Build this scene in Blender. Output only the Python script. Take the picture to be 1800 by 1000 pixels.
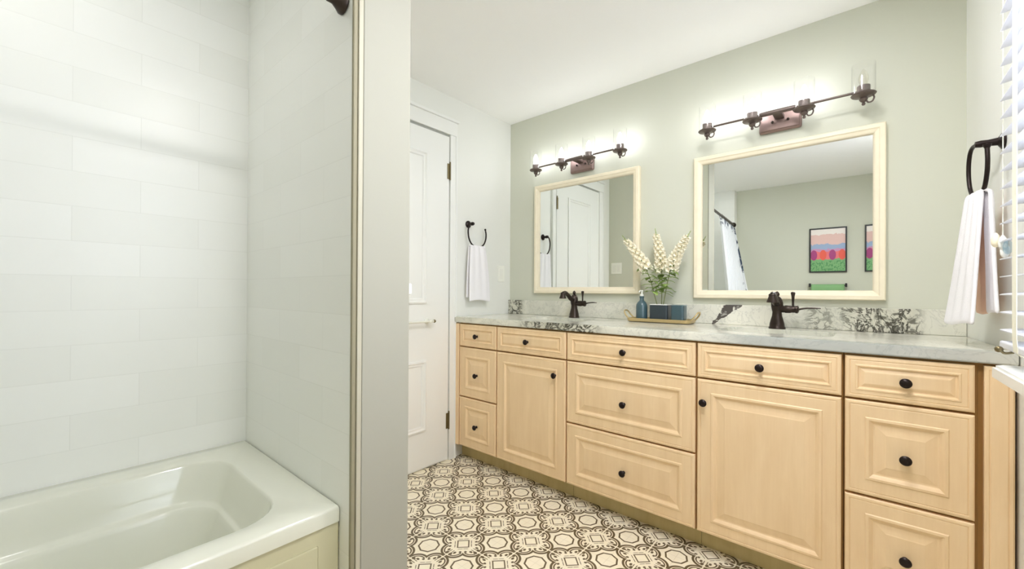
import bpy, bmesh, math, random
from mathutils import Vector, Matrix
PI = math.pi
random.seed(7)
for o in list(bpy.data.objects): bpy.data.objects.remove(o)
SC = bpy.context.scene
COL = SC.collection

# ------------------------------------------------------------------ camera
cd = bpy.data.cameras.new('camera'); cam = bpy.data.objects.new('camera', cd); COL.objects.link(cam)
cd.sensor_width = 36; cd.lens = 728.465/1800*36; cd.shift_x = .0; cd.shift_y = 9.59/1800
cd.clip_start = .01
RT = Vector((0.75967325, 0.65028199, 0.00546678)); UP = Vector((-0.00194972, -0.00612891, 0.99997932)); FW = Vector((-0.65030205, 0.7596682, 0.0033881))
H = 1.097
cam.matrix_world = Matrix(((RT.x, UP.x, -FW.x, 0), (RT.y, UP.y, -FW.y, 0), (RT.z, UP.z, -FW.z, H), (0, 0, 0, 1)))
SC.camera = cam
# ------------------------------------------------------------------ view, world, light
SC.view_settings.view_transform = 'Standard'; SC.view_settings.look = 'None'
SC.view_settings.gamma = 1; SC.view_settings.use_curve_mapping = False
SC.view_settings.exposure = 1.62
SC.cycles.max_bounces = 14; SC.cycles.diffuse_bounces = 10; SC.cycles.transparent_max_bounces = 24; SC.cycles.caustics_reflective = False
LAMP_BULB = 11.0      # vanity bulbs
FILL_CEIL = 58.0      # added room fill light
FILL_CEIL2 = 42.0  # second added fill light, near the vanity
FILL_TUB = 12.5       # added fill light over the tub
SKY = 0.75
WINDOW = 6
w = bpy.data.worlds.new('daylight'); SC.world = w; w.use_nodes = True
bg = w.node_tree.nodes['Background']; bg.inputs[0].default_value = (.80, .88, 1, 1); bg.inputs[1].default_value = SKY

# ------------------------------------------------------------------ dimensions (metres, camera stands at x=0 y=0)
XL = -2.073; DB = 2.397; ZC = 2.371; ZT = .930; ZB = .893; ZK = .096; YF = 1.85
XT = -1.946; XTF = -1.149; YT = .589; ZR = .48; XP = -1.089; YP = .772; YA = -.935; YW = -1.05
def wallx(y): return .298 + (2.378 - y)*.06          # face of the right wall
def s2l(c):
    c /= 255
    return c/12.92 if c <= .04045 else ((c+.055)/1.055)**2.4
def rgb(r, g, b): return (s2l(r), s2l(g), s2l(b), 1)

# ------------------------------------------------------------------ materials
def newmat(name):
    m = bpy.data.materials.new(name); m.use_nodes = True
    nt = m.node_tree; return m, nt, nt.nodes['Principled BSDF']
def mat(name, col, rough=.5, metal=0, bump=0, bscale=60, var=0, coat=0, spec=.5):
    m, nt, p = newmat(name)
    p.inputs['Base Color'].default_value = col; p.inputs['Roughness'].default_value = rough
    p.inputs['Metallic'].default_value = metal; p.inputs['Specular IOR Level'].default_value = spec
    p.inputs['Coat Weight'].default_value = coat; p.inputs['Coat Roughness'].default_value = .08
    tc = nt.nodes.new('ShaderNodeTexCoord')
    n = nt.nodes.new('ShaderNodeTexNoise'); n.inputs['Scale'].default_value = bscale; n.inputs['Detail'].default_value = 4
    nt.links.new(tc.outputs['Object'], n.inputs['Vector'])
    if bump:
        b = nt.nodes.new('ShaderNodeBump'); b.inputs['Strength'].default_value = bump; b.inputs['Distance'].default_value = .002
        nt.links.new(n.outputs['Fac'], b.inputs['Height']); nt.links.new(b.outputs[0], p.inputs['Normal'])
    if var:
        mx = nt.nodes.new('ShaderNodeMix'); mx.data_type = 'RGBA'
        mx.inputs['A'].default_value = tuple(c*(1-var) for c in col[:3])+(1,)
        mx.inputs['B'].default_value = tuple(min(1, c*(1+var)) for c in col[:3])+(1,)
        nt.links.new(n.outputs['Fac'], mx.inputs['Factor']); nt.links.new(mx.outputs['Result'], p.inputs['Base Color'])
    return m
M = {}
M['wall'] = mat('sage_paint', rgb(209, 211, 197), .75, bump=.08, bscale=180)
M['wall_white'] = mat('white_wall_paint', rgb(233, 234, 229), .55, bump=.06, bscale=180)
M['ceil'] = mat('ceiling_paint', rgb(249, 249, 248), .9, bump=.05, bscale=150)
M['trim'] = mat('trim_paint', rgb(236, 237, 234), .35, bump=.02, bscale=40)
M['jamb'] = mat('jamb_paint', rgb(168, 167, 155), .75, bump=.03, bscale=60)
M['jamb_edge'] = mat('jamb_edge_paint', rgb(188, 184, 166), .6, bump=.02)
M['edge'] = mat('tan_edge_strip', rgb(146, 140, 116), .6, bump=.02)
M['acryl'] = mat('tub_acrylic', rgb(218, 219, 205), .12, bump=.01, bscale=3, coat=.5)
M['apron'] = mat('apron_acrylic_reflection_tint', rgb(200, 196, 164), .2, bump=.01, bscale=3)  # yellow cast of reflections painted into the white acrylic
M['bronze'] = mat('oil_rubbed_bronze', rgb(62, 52, 46), .35, .7, bump=.1, bscale=90, var=.2)
M['fixture'] = mat('fixture_bronze', rgb(112, 100, 95), .4, .6, bump=.1, bscale=90, var=.2)
M['knobm'] = mat('dark_bronze_knob', rgb(38, 28, 26), .35, .6, bump=.05, bscale=200, var=.2)
M['copper'] = mat('antique_copper_plate', rgb(146, 124, 118), .5, .6, bump=.1, bscale=60, var=.12)
M['mframe'] = mat('cream_mirror_frame', rgb(243, 233, 208), .45, bump=.15, bscale=30, var=.05)
M['hinge'] = mat('aged_brass_hinge', rgb(120, 108, 78), .4, .7, bump=.1, var=.2)
M['nickel'] = mat('white_ceramic_bar', rgb(228, 229, 218), .2, .0, var=.03)
M['gold'] = mat('brushed_gold_tray', rgb(206, 184, 136), .32, .75, bump=.1, bscale=120, var=.1)
M['towel'] = mat('white_terry', rgb(248, 246, 250), .95, bump=1.0, bscale=500)
M['towel_gap_shade'] = mat('terry_gap_shade', rgb(238, 200, 176), .95, bump=1.0, bscale=500)  # peach shade between the towel layers, painted as cloth colour
M['plate'] = mat('switch_plastic', rgb(243, 243, 236), .3, var=.01)
M['blue'] = mat('slate_blue_ceramic', rgb(64, 90, 98), .3, bump=.1, bscale=80, var=.15, coat=.4)
M['navy'] = mat('navy_ceramic', rgb(42, 54, 62), .3, bump=.1, bscale=80, var=.15, coat=.4)
M['slat'] = mat('blind_slat_white', rgb(224, 226, 234), .45, var=.02, bscale=8)
M['tape'] = mat('blind_tape_cloth', rgb(243, 242, 226), .9, bump=.3, bscale=400)
M['petal'] = mat('cream_petal', rgb(250, 244, 226), .7, var=.06, bscale=90)
M['bud'] = mat('green_bud', rgb(170, 188, 120), .7, var=.15, bscale=90)
M['leaf'] = mat('leaf_green', rgb(140, 165, 88), .6, var=.3, bscale=40)
M['stem'] = mat('stem_green', rgb(120, 130, 70), .6, var=.2, bscale=40)
M['black'] = mat('black_satin_frame', rgb(38, 40, 42), .4, var=.1)
M['greentowel'] = mat('green_terry', rgb(140, 186, 132), .95, bump=1.0, bscale=500, var=.1)
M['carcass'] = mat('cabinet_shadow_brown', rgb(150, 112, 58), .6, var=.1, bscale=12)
M['rubber'] = mat('white_plastic', rgb(238, 238, 232), .3, var=.02)
M['grout'] = mat('door_gap', rgb(170, 172, 164), .8, var=.1)

# light maple
def maple(name, c1, c2):
    m, nt, p = newmat(name)
    tc = nt.nodes.new('ShaderNodeTexCoord'); mp = nt.nodes.new('ShaderNodeMapping'); mp.inputs['Scale'].default_value = (3, 3, .6)
    n = nt.nodes.new('ShaderNodeTexNoise'); n.inputs['Scale'].default_value = 6; n.inputs['Detail'].default_value = 8; n.inputs['Distortion'].default_value = .6
    mp2 = nt.nodes.new('ShaderNodeMapping'); mp2.inputs['Scale'].default_value = (60, 60, 2.5)
    n2 = nt.nodes.new('ShaderNodeTexNoise'); n2.inputs['Scale'].default_value = 3; n2.inputs['Detail'].default_value = 5
    nt.links.new(tc.outputs['Object'], mp.inputs[0]); nt.links.new(mp.outputs[0], n.inputs['Vector'])
    nt.links.new(tc.outputs['Object'], mp2.inputs[0]); nt.links.new(mp2.outputs[0], n2.inputs['Vector'])
    a = nt.nodes.new('ShaderNodeMath'); a.operation = 'MULTIPLY_ADD'; a.inputs[1].default_value = .35
    nt.links.new(n2.outputs['Fac'], a.inputs[0]); nt.links.new(n.outputs['Fac'], a.inputs[2])
    cr = nt.nodes.new('ShaderNodeValToRGB'); cr.color_ramp.elements[0].position = .4; cr.color_ramp.elements[1].position = .95
    cr.color_ramp.elements[0].color = c1; cr.color_ramp.elements[1].color = c2
    nt.links.new(a.outputs[0], cr.inputs[0]); nt.links.new(cr.outputs[0], p.inputs['Base Color'])
    p.inputs['Roughness'].default_value = .42; p.inputs['Specular IOR Level'].default_value = .4
    return m
M['maple'] = maple('light_maple', rgb(241, 214, 175), rgb(231, 201, 159))
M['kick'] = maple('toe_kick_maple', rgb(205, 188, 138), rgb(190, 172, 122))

# glass that lets light straight through
def thin_glass(name, tint=(1, 1, 1, 1), gl=.6):
    m = bpy.data.materials.new(name); m.use_nodes = True; nt = m.node_tree; nt.nodes.clear()
    out = nt.nodes.new('ShaderNodeOutputMaterial'); mx = nt.nodes.new('ShaderNodeMixShader')
    tr = nt.nodes.new('ShaderNodeBsdfTransparent'); tr.inputs[0].default_value = tint
    g = nt.nodes.new('ShaderNodeBsdfGlossy'); g.inputs['Roughness'].default_value = .04
    fr = nt.nodes.new('ShaderNodeLayerWeight'); fr.inputs[0].default_value = .5
    pw = nt.nodes.new('ShaderNodeMath'); pw.operation = 'POWER'; pw.inputs[1].default_value = 5; nt.links.new(fr.outputs['Facing'], pw.inputs[0])
    mu = nt.nodes.new('ShaderNodeMath'); mu.operation = 'MULTIPLY_ADD'; mu.inputs[1].default_value = gl*.8; mu.inputs[2].default_value = .05
    nt.links.new(pw.outputs[0], mu.inputs[0]); nt.links.new(mu.outputs[0], mx.inputs[0])
    nt.links.new(tr.outputs[0], mx.inputs[1]); nt.links.new(g.outputs[0], mx.inputs[2]); nt.links.new(mx.outputs[0], out.inputs[0])
    return m
M['glass'] = thin_glass('clear_glass', gl=.8)
M['cupglass'] = thin_glass('cup_glass', (.85, .92, .95, 1), 1)
def emit(name, col, st):
    m = bpy.data.materials.new(name); m.use_nodes = True; nt = m.node_tree; nt.nodes.clear()
    out = nt.nodes.new('ShaderNodeOutputMaterial'); e = nt.nodes.new('ShaderNodeEmission')
    e.inputs[0].default_value = col; e.inputs[1].default_value = st; nt.links.new(e.outputs[0], out.inputs[0]); return m
M['bulb_on'] = emit('lit_bulb', (.95, .955, 1, 1), LAMP_BULB)
M['lens'] = emit('added_light_lens', (1, .98, .985, 1), FILL_CEIL)
M['lens2'] = emit('added_light_lens_front', (1, .98, .985, 1), FILL_CEIL2)
M['lens_tub'] = emit('added_light_lens_tub', (1, .985, .985, 1), FILL_TUB)
M['bulb_off'] = thin_glass('unlit_bulb', (.95, .94, .9, 1), 1)
m, nt, p = newmat('mirror_silver'); p.inputs['Metallic'].default_value = 1; p.inputs['Roughness'].default_value = .0
p.inputs['Base Color'].default_value = (.90, .925, .90, 1); M['mirror'] = m

class N:   # tiny node-expression helper
    def __init__(s, nt): s.nt = nt
    def m(s, op, a, b=None, c=None, clamp=False):
        n = s.nt.nodes.new('ShaderNodeMath'); n.operation = op; n.use_clamp = clamp
        for i, v in enumerate((a, b, c)):
            if v is None: continue
            if isinstance(v, (int, float)): n.inputs[i].default_value = v
            else: s.nt.links.new(v, n.inputs[i])
        return n.outputs[0]
    def smooth(s, v, lo, hi):
        n = s.nt.nodes.new('ShaderNodeMapRange'); n.interpolation_type = 'SMOOTHSTEP'
        s.nt.links.new(v, n.inputs[0]); n.inputs[1].default_value = lo; n.inputs[2].default_value = hi
        return n.outputs[0]
    def pos(s):
        g = s.nt.nodes.new('ShaderNodeNewGeometry'); x = s.nt.nodes.new('ShaderNodeSeparateXYZ')
        s.nt.links.new(g.outputs['Position'], x.inputs[0]); return g.outputs['Position'], x.outputs[0], x.outputs[1], x.outputs[2]
    def mix(s, f, a, b):
        n = s.nt.nodes.new('ShaderNodeMix'); n.data_type = 'RGBA'
        s.nt.links.new(f, n.inputs['Factor'])
        for k, v in (('A', a), ('B', b)):
            if isinstance(v, tuple): n.inputs[k].default_value = v
            else: s.nt.links.new(v, n.inputs[k])
        return n.outputs['Result']
    def noise(s, vec, sc, det=5, dist=0, rough=.5):
        n = s.nt.nodes.new('ShaderNodeTexNoise'); n.inputs['Scale'].default_value = sc; n.inputs['Detail'].default_value = det
        n.inputs['Distortion'].default_value = dist; n.inputs['Roughness'].default_value = rough
        s.nt.links.new(vec, n.inputs['Vector']); return n.outputs['Fac'], n.outputs['Color']

# patterned cement floor tile: octagon medallions and looped knots, period 0.2095 m
def floor_mat():
    m, nt, p = newmat('patterned_floor_tile'); e = N(nt)
    P, X, Y, Z = e.pos()
    h = .1042
    ox = e.m('PINGPONG', e.m('ADD', X, 1.224 + 20*h), h); oy = e.m('PINGPONG', e.m('ADD', Y, -1.34 + 40*h), h)
    # octagon outline, vertices on axes and diagonals
    mx_ = e.m('MAXIMUM', ox, oy); mn_ = e.m('MINIMUM', ox, oy)
    oc = e.m('ADD', e.m('MULTIPLY', mx_, .9239), e.m('MULTIPLY', mn_, .3827))
    def line(v, c, wd): return e.m('SUBTRACT', 1, e.smooth(e.m('ABSOLUTE', e.m('SUBTRACT', v, c)), wd*.45, wd*.75))
    def less(v, c, s=.0015): return e.m('SUBTRACT', 1, e.smooth(v, c-s, c+s))
    oct_ = line(oc, .0405, .0058)
    a0 = e.m('SUBTRACT', h, ox); b0 = e.m('SUBTRACT', h, oy)
    a = e.m('MAXIMUM', a0, b0); b = e.m('MINIMUM', a0, b0)
    def dist(cx, cy, sx=1, sy=1):
        dx = e.m('MULTIPLY', e.m('SUBTRACT', a, cx), sx); dy = e.m('MULTIPLY', e.m('SUBTRACT', b, cy), sy)
        return e.m('SQRT', e.m('ADD', e.m('MULTIPLY', dx, dx), e.m('MULTIPLY', dy, dy)))
    d = dist(.057, .0053)
    outline = e.m('MULTIPLY', line(d, .045, .0082), e.smooth(a, .034, .038))
    curl = e.m('MULTIPLY', line(d, .0335, .0050), e.m('MULTIPLY', e.smooth(b, .013, .017), e.smooth(a, .046, .050)))
    blob = e.m('MAXIMUM', less(dist(.083, .0095, .75, 1.1), .0075), e.m('MAXIMUM', less(dist(.0655, .0175, .9, 1.3), .0072), less(dist(.0475, .0315, 1, 1.2), .0062)))
    bars = e.m('MULTIPLY', line(b, .0062, .0030), e.m('MULTIPLY', e.smooth(a, .054, .058), less(a, .074)))
    u = e.m('ADD', a, b)
    sq = line(u, .0335, .0062)
    link = e.m('MULTIPLY', line(u, .050, .0036), e.m('MULTIPLY', e.smooth(b, .008, .011), less(b, .024)))
    cross = e.m('MULTIPLY', less(b, .0028), e.smooth(a, .094, .099))
    ins = e.m('MAXIMUM', curl, blob)
    tot = e.m('MAXIMUM', e.m('MAXIMUM', outline, ins), e.m('MAXIMUM', e.m('MAXIMUM', sq, link), e.m('MAXIMUM', bars, oct_)), clamp=True)
    tot = e.m('MULTIPLY', tot, e.m('SUBTRACT', 1, cross))
    nf, nc = e.noise(P, 14, 6); nf2, _ = e.noise(P, 120, 4)
    base = e.mix(nf, rgb(250, 243, 224), rgb(240, 230, 205)); dark = e.mix(nf2, rgb(84, 70, 46), rgb(108, 92, 64))
    # grout between tiles
    gx = e.m('SUBTRACT', 1, e.smooth(ox, .0006, .0016)); gy = e.m('SUBTRACT', 1, e.smooth(oy, .0006, .0016))
    g = e.m('MULTIPLY', e.m('MAXIMUM', gx, gy), .18)
    c = e.mix(tot, base, dark); c = e.mix(g, c, rgb(150, 140, 115))
    nt.links.new(c, p.inputs['Base Color']); p.inputs['Roughness'].default_value = .45
    return m
M['floor'] = floor_mat()

# marble with charcoal breccia in the places the slab shows it
def marble():
    m, nt, p = newmat('grey_green_marble'); e = N(nt)
    P, X, Y, Z = e.pos()
    f1, c1 = e.noise(P, 2.2, 8, 1.5); f2, _ = e.noise(P, 9, 10, 2.5, .6)
    base = e.mix(e.smooth(f1, .35, .65), rgb(233, 231, 219), rgb(208, 208, 196))
    vein = e.m('SUBTRACT', 1, e.smooth(e.m('ABSOLUTE', e.m('SUBTRACT', f2, .5)), .0, .035))
    base = e.mix(e.m('MULTIPLY', vein, .28), base, rgb(140, 142, 136))
    f3, _ = e.noise(P, 9.5, 8, 2.2, .62)
    f4, _ = e.noise(P, 21, 6, 1.5, .6)
    br = e.m('MAXIMUM', e.m('SUBTRACT', 1, e.smooth(e.m('ABSOLUTE', e.m('SUBTRACT', f3, .5)), .012, .05)), e.m('MULTIPLY', e.smooth(f4, .53, .60), .8))
    wob = e.m('MULTIPLY', e.m('SUBTRACT', f1, .5), .25)
    def box(v, lo, hi, s=.03):
        v = e.m('ADD', v, wob)
        return e.m('MULTIPLY', e.smooth(v, lo-s, lo+s), e.m('SUBTRACT', 1, e.smooth(v, hi-s, hi+s)))
    backz = e.m('MULTIPLY', e.smooth(Y, 2.33, 2.36), 1)
    frontz = e.m('SUBTRACT', 1, e.smooth(Y, 1.84, 1.88))
    mA = e.m('MULTIPLY', box(X, -2.1, -1.93, .02), backz)
    mD = e.m('MULTIPLY', box(X, -.06, .17), backz)
    mC = e.m('MULTIPLY', e.m('MULTIPLY', box(X, -.20, -.09), .6), backz)
    mE = e.m('MULTIPLY', box(X, -1.46, -1.02, .06), frontz)
    # slanted arrow-like inclusion between the tray and the right tap
    t = e.m('SUBTRACT', X, e.m('ADD', -.62, e.m('MULTIPLY', e.m('SUBTRACT', Z, .93), .95)))
    wdt = e.m('MULTIPLY_ADD', e.m('SUBTRACT', Z, .925), .38, .002)
    mB = e.m('MULTIPLY', e.m('LESS_THAN', e.m('ABSOLUTE', e.m('ADD', t, e.m('MULTIPLY', e.m('SUBTRACT', f3, .5), .06))), wdt), backz)
    mask = e.m('MAXIMUM', e.m('MAXIMUM', mA, mD), e.m('MAXIMUM', mC, mE), clamp=True)
    c = e.mix(e.m('MULTIPLY', mask, e.m('MULTIPLY', f4, .55)), base, rgb(150, 148, 118))
    c = e.mix(e.m('MULTIPLY', mask, br), c, rgb(72, 70, 62))
    c = e.mix(e.m('MULTIPLY', mB, e.smooth(f4, .3, .5)), c, rgb(84, 78, 74))
    # bluish grey cloud along the front edge, with the edge's shade painted in
    cl = e.m('MULTIPLY', e.m('MULTIPLY', box(X, -.45, .35, .2), frontz), .5)
    c = e.mix(cl, c, rgb(150, 156, 160))
    nt.links.new(c, p.inputs['Base Color']); p.inputs['Roughness'].default_value = .14
    return m
M['marble'] = marble()

# glossy white 4x12 wall tile, running bond; axis 'Y' or 'X' is the horizontal direction
def tile(name, axis):
    m, nt, p = newmat(name); e = N(nt); P, X, Y, Z = e.pos()
    cb = nt.nodes.new('ShaderNodeCombineXYZ')
    nt.links.new(e.m('ADD', Y if axis == 'Y' else X, 3.24 if axis == 'Y' else 3.1), cb.inputs[0]); nt.links.new(e.m('ADD', Z, -.015), cb.inputs[1])
    b = nt.nodes.new('ShaderNodeTexBrick'); nt.links.new(cb.outputs[0], b.inputs['Vector'])
    b.inputs['Scale'].default_value = 1; b.inputs['Brick Width'].default_value = .333; b.inputs['Row Height'].default_value = .1125
    b.inputs['Mortar Size'].default_value = .0012; b.inputs['Mortar Smooth'].default_value = .3; b.inputs['Bias'].default_value = 0
    b.inputs['Color1'].default_value = rgb(237, 238, 234); b.inputs['Color2'].default_value = rgb(233, 234, 229); b.inputs['Mortar'].default_value = rgb(228, 229, 224)
    nt.links.new(b.outputs['Color'], p.inputs['Base Color'])
    nf, _ = e.noise(P, 5, 3)
    hgt = e.m('ADD', e.m('MULTIPLY', b.outputs['Fac'], -.5), e.m('MULTIPLY', nf, .8))
    bp = nt.nodes.new('ShaderNodeBump'); bp.inputs['Strength'].default_value = .22; bp.inputs['Distance'].default_value = .0035
    nt.links.new(hgt, bp.inputs['Height']); nt.links.new(bp.outputs[0], p.inputs['Normal'])
    p.inputs['Roughness'].default_value = .28; p.inputs['Specular IOR Level'].default_value = .35
    return m
M['tileY'] = tile('white_wall_tile_long', 'Y'); M['tileX'] = tile('white_wall_tile_end', 'X')

# shower curtain cloth: white with dark blue botanical print near its outer hem
def curtain_mat():
    m, nt, p = newmat('printed_curtain'); e = N(nt); P, X, Y, Z = e.pos()
    uv = nt.nodes.new('ShaderNodeUVMap'); sp = nt.nodes.new('ShaderNodeSeparateXYZ'); nt.links.new(uv.outputs[0], sp.inputs[0])
    f, _ = e.noise(uv.outputs[0], 9, 6, 2.0); f2, _ = e.noise(uv.outputs[0], 30, 4)
    edge = e.m('MAXIMUM', e.m('SUBTRACT', 1, e.smooth(sp.outputs[0], .04, .20)), e.m('MULTIPLY', e.smooth(sp.outputs[1], .94, .99), .8))
    k = e.m('MULTIPLY', e.smooth(f, .46, .54), edge)
    c = e.mix(k, rgb(238, 240, 244), rgb(48, 64, 88))
    c = e.mix(e.m('MULTIPLY', e.smooth(f2, .58, .66), e.m('MULTIPLY', k, .6)), c, rgb(140, 170, 180))
    nt.links.new(c, p.inputs['Base Color']); p.inputs['Roughness'].default_value = .8
    return m
M['curtain'] = curtain_mat()
# tulip field print (pink sky, blue hill band, tulip heads, green leaves)
def print_mat():
    m, nt, p = newmat('tulip_field_print'); e = N(nt)
    tc = nt.nodes.new('ShaderNodeUVMap'); sp = nt.nodes.new('ShaderNodeSeparateXYZ'); nt.links.new(tc.outputs[0], sp.inputs[0])
    U, V = sp.outputs[0], sp.outputs[1]
    f, _ = e.noise(tc.outputs[0], 5, 4, 1); f2, _ = e.noise(tc.outputs[0], 22, 3)
    vv = e.m('ADD', V, e.m('MULTIPLY', e.m('SUBTRACT', f, .5), .12))
    cr = nt.nodes.new('ShaderNodeValToRGB'); cr.color_ramp.interpolation = 'CONSTANT'
    cr.color_ramp.elements[0].position = 0; cr.color_ramp.elements[0].color = rgb(128, 180, 124)
    cr.color_ramp.elements[1].position = .30; cr.color_ramp.elements[1].color = rgb(236, 120, 128)
    for q, c in ((.47, rgb(205, 150, 190)), (.52, rgb(160, 180, 215)), (.63, rgb(232, 196, 190)), (.85, rgb(246, 238, 234))):
        el = cr.color_ramp.elements.new(q); el.color = c
    nt.links.new(vv, cr.inputs[0])
    # tulip heads
    cu = e.m('FRACT', e.m('MULTIPLY', U, 4)); du = e.m('MULTIPLY', e.m('SUBTRACT', cu, .5), 1/4); dv = e.m('SUBTRACT', V, .39)
    r = e.m('SQRT', e.m('ADD', e.m('MULTIPLY', du, du), e.m('MULTIPLY', e.m('MULTIPLY', dv, dv), .6)))
    head = e.m('SUBTRACT', 1, e.smooth(r, .085, .095))
    idx = e.m('FLOOR', e.m('MULTIPLY', U, 4))
    hc = e.mix(e.m('MODULO', idx, 2), rgb(236, 100, 84), rgb(170, 70, 130))
    c = e.mix(head, cr.outputs[0], hc)
    st = e.m('MULTIPLY', e.m('LESS_THAN', V, .26), e.smooth(f2, .5, .6)); c = e.mix(st, c, rgb(90, 150, 98))
    nt.links.new(c, p.inputs['Base Color']); p.inputs['Roughness'].default_value = .25
    return m
M['print'] = print_mat()

# ------------------------------------------------------------------ object helpers
def setp(o, label=None, cat=None, group=None, kind=None):
    for k, v in (('label', label), ('category', cat), ('group', group), ('kind', kind)):
        if v: o[k] = v
    return o
def thing(name, label, cat, loc=(0, 0, 0), group=None):
    o = bpy.data.objects.new(name, None); COL.objects.link(o); o.location = loc; o.empty_display_size = .05
    return setp(o, label, cat, group)
def wloc(o):
    v = Vector((0, 0, 0))
    while o: v = v + o.location; o = o.parent
    return v
def obj(name, bm, m, parent=None, smooth=False, label=None, origin=None, mats=None):
    """bm in world coordinates; the object's origin goes to `origin` (default: base centre of the shape)."""
    bmesh.ops.recalc_face_normals(bm, faces=bm.faces)
    if origin is None:
        xs = [v.co for v in bm.verts]
        lo = Vector(map(min, zip(*xs))); hi = Vector(map(max, zip(*xs))); origin = Vector(((lo.x+hi.x)/2, (lo.y+hi.y)/2, lo.z))
    origin = Vector(origin)
    bmesh.ops.translate(bm, verts=bm.verts, vec=-origin)
    me = bpy.data.meshes.new(name); bm.to_mesh(me); bm.free()
    for mm in (mats or [m]): me.materials.append(M[mm] if isinstance(mm, str) else mm)
    if smooth:
        for f in me.polygons: f.use_smooth = True
        if smooth != 'all':
            try: me.set_sharp_from_angle(angle=math.radians(40))
            except Exception: pass
    o = bpy.data.objects.new(name, me); COL.objects.link(o)
    if parent is not None:
        o.parent = parent; o.location = origin - wloc(parent)
    else: o.location = origin
    if label: o['label'] = label
    return o
def struct(name, bm, m, parent=None, **k):
    o = obj(name, bm, m, parent, **k)
    if parent is None: o['kind'] = 'structure'
    return o
def dup(o, parent=None, loc=None):
    c = o.copy(); COL.objects.link(c); c.parent = parent
    if loc is not None: c.location = loc
    for ch in o.children: dup(ch, c)
    return c
def BM(): return bmesh.new()
def box(bm, x0, x1, y0, y1, z0, z1, bev=0, seg=2):
    r = bmesh.ops.create_cube(bm, size=1)
    vs = r['verts']
    for v in vs: v.co = Vector(((x0+x1)/2+v.co.x*(x1-x0), (y0+y1)/2+v.co.y*(y1-y0), (z0+z1)/2+v.co.z*(z1-z0)))
    if bev:
        es = {e for v in vs for e in v.link_edges}
        bmesh.ops.bevel(bm, geom=list(es), offset=bev, segments=seg, profile=.5, affect='EDGES')
    return bm
def lathe(bm, prof, c=(0, 0, 0), axis='Z', n=24, cap=True):
    c = Vector(c); rings = []
    for r, h in prof:
        ring = []
        for i in range(n):
            a = 2*PI*i/n; x, y = r*math.cos(a), r*math.sin(a)
            p = {'Z': (x, y, h), 'Y': (x, h, y), 'X': (h, x, y)}[axis]
            ring.append(bm.verts.new(c+Vector(p)))
        rings.append(ring)
    for a, b in zip(rings, rings[1:]):
        for i in range(n): bm.faces.new((a[i], a[(i+1) % n], b[(i+1) % n], b[i]))
    if cap:
        for q in (rings[0], rings[-1]):
            try: bm.faces.new(q)
            except ValueError: pass
    return bm
def catmull(pts, k=6):
    if len(pts) < 3: return [Vector(p) for p in pts]
    P = [Vector(p) for p in pts]; P = [P[0]*2-P[1]]+P+[P[-1]*2-P[-2]]; out = []
    for i in range(1, len(P)-2):
        for j in range(k):
            t = j/k; a, b, c, d = P[i-1:i+3]
            out.append(.5*((2*b)+(c-a)*t+(2*a-5*b+4*c-d)*t*t+(3*b-a-3*c+d)*t**3))
    out.append(P[-2]); return out
def tube(bm, pts, r, n=10, k=6, smoothpath=True):
    """r: number or list of radii per control point"""
    P = catmull(pts, k) if smoothpath else [Vector(p) for p in pts]
    m_ = len(P); rs = []
    for i in range(m_):
        if isinstance(r, (int, float)): rs.append(r)
        else:
            t = i/(m_-1)*(len(r)-1); j = min(int(t), len(r)-2); rs.append(r[j]+(r[j+1]-r[j])*(t-j))
    up = None; rings = []
    for i, p in enumerate(P):
        d = (P[min(i+1, m_-1)]-P[max(i-1, 0)]).normalized()
        if up is None: up = Vector((0, 0, 1)) if abs(d.z) < .9 else Vector((1, 0, 0))
        s = d.cross(up).normalized(); up = s.cross(d).normalized()
        rings.append([bm.verts.new(p+s*rs[i]*math.cos(2*PI*q/n)+up*rs[i]*math.sin(2*PI*q/n)) for q in range(n)])
    for a, b in zip(rings, rings[1:]):
        for i in range(n): bm.faces.new((a[i], a[(i+1) % n], b[(i+1) % n], b[i]))
    bm.faces.new(rings[0]); bm.faces.new(rings[-1]); return bm
def sphere(bm, c, r, sc=(1, 1, 1), u=12, v=8, rot=None):
    mt = Matrix.Translation(c) @ (rot if rot else Matrix()) @ Matrix.Diagonal((*sc, 1))
    bmesh.ops.create_uvsphere(bm, u_segments=u, v_segments=v, radius=r, matrix=mt); return bm
def loops(bm, L, capend=True, capstart=False):
    R = [[bm.verts.new(p) for p in l] for l in L]; n = len(R[0])
    for a, b in zip(R, R[1:]):
        for i in range(n): bm.faces.new((a[i], a[(i+1) % n], b[(i+1) % n], b[i]))
    if capend: bm.faces.new(R[-1])
    if capstart: bm.faces.new(R[0])
    return R
def rrect(x0, x1, y0, y1, r, z, seg=6):
    pts = []
    for cx, cy, a0 in ((x1-r, y1-r, 0), (x0+r, y1-r, PI/2), (x0+r, y0+r, PI), (x1-r, y0+r, 1.5*PI)):
        for i in range(seg+1):
            a = a0+PI/2*i/seg; pts.append((cx+r*math.cos(a), cy+r*math.sin(a), z))
    return pts

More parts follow.
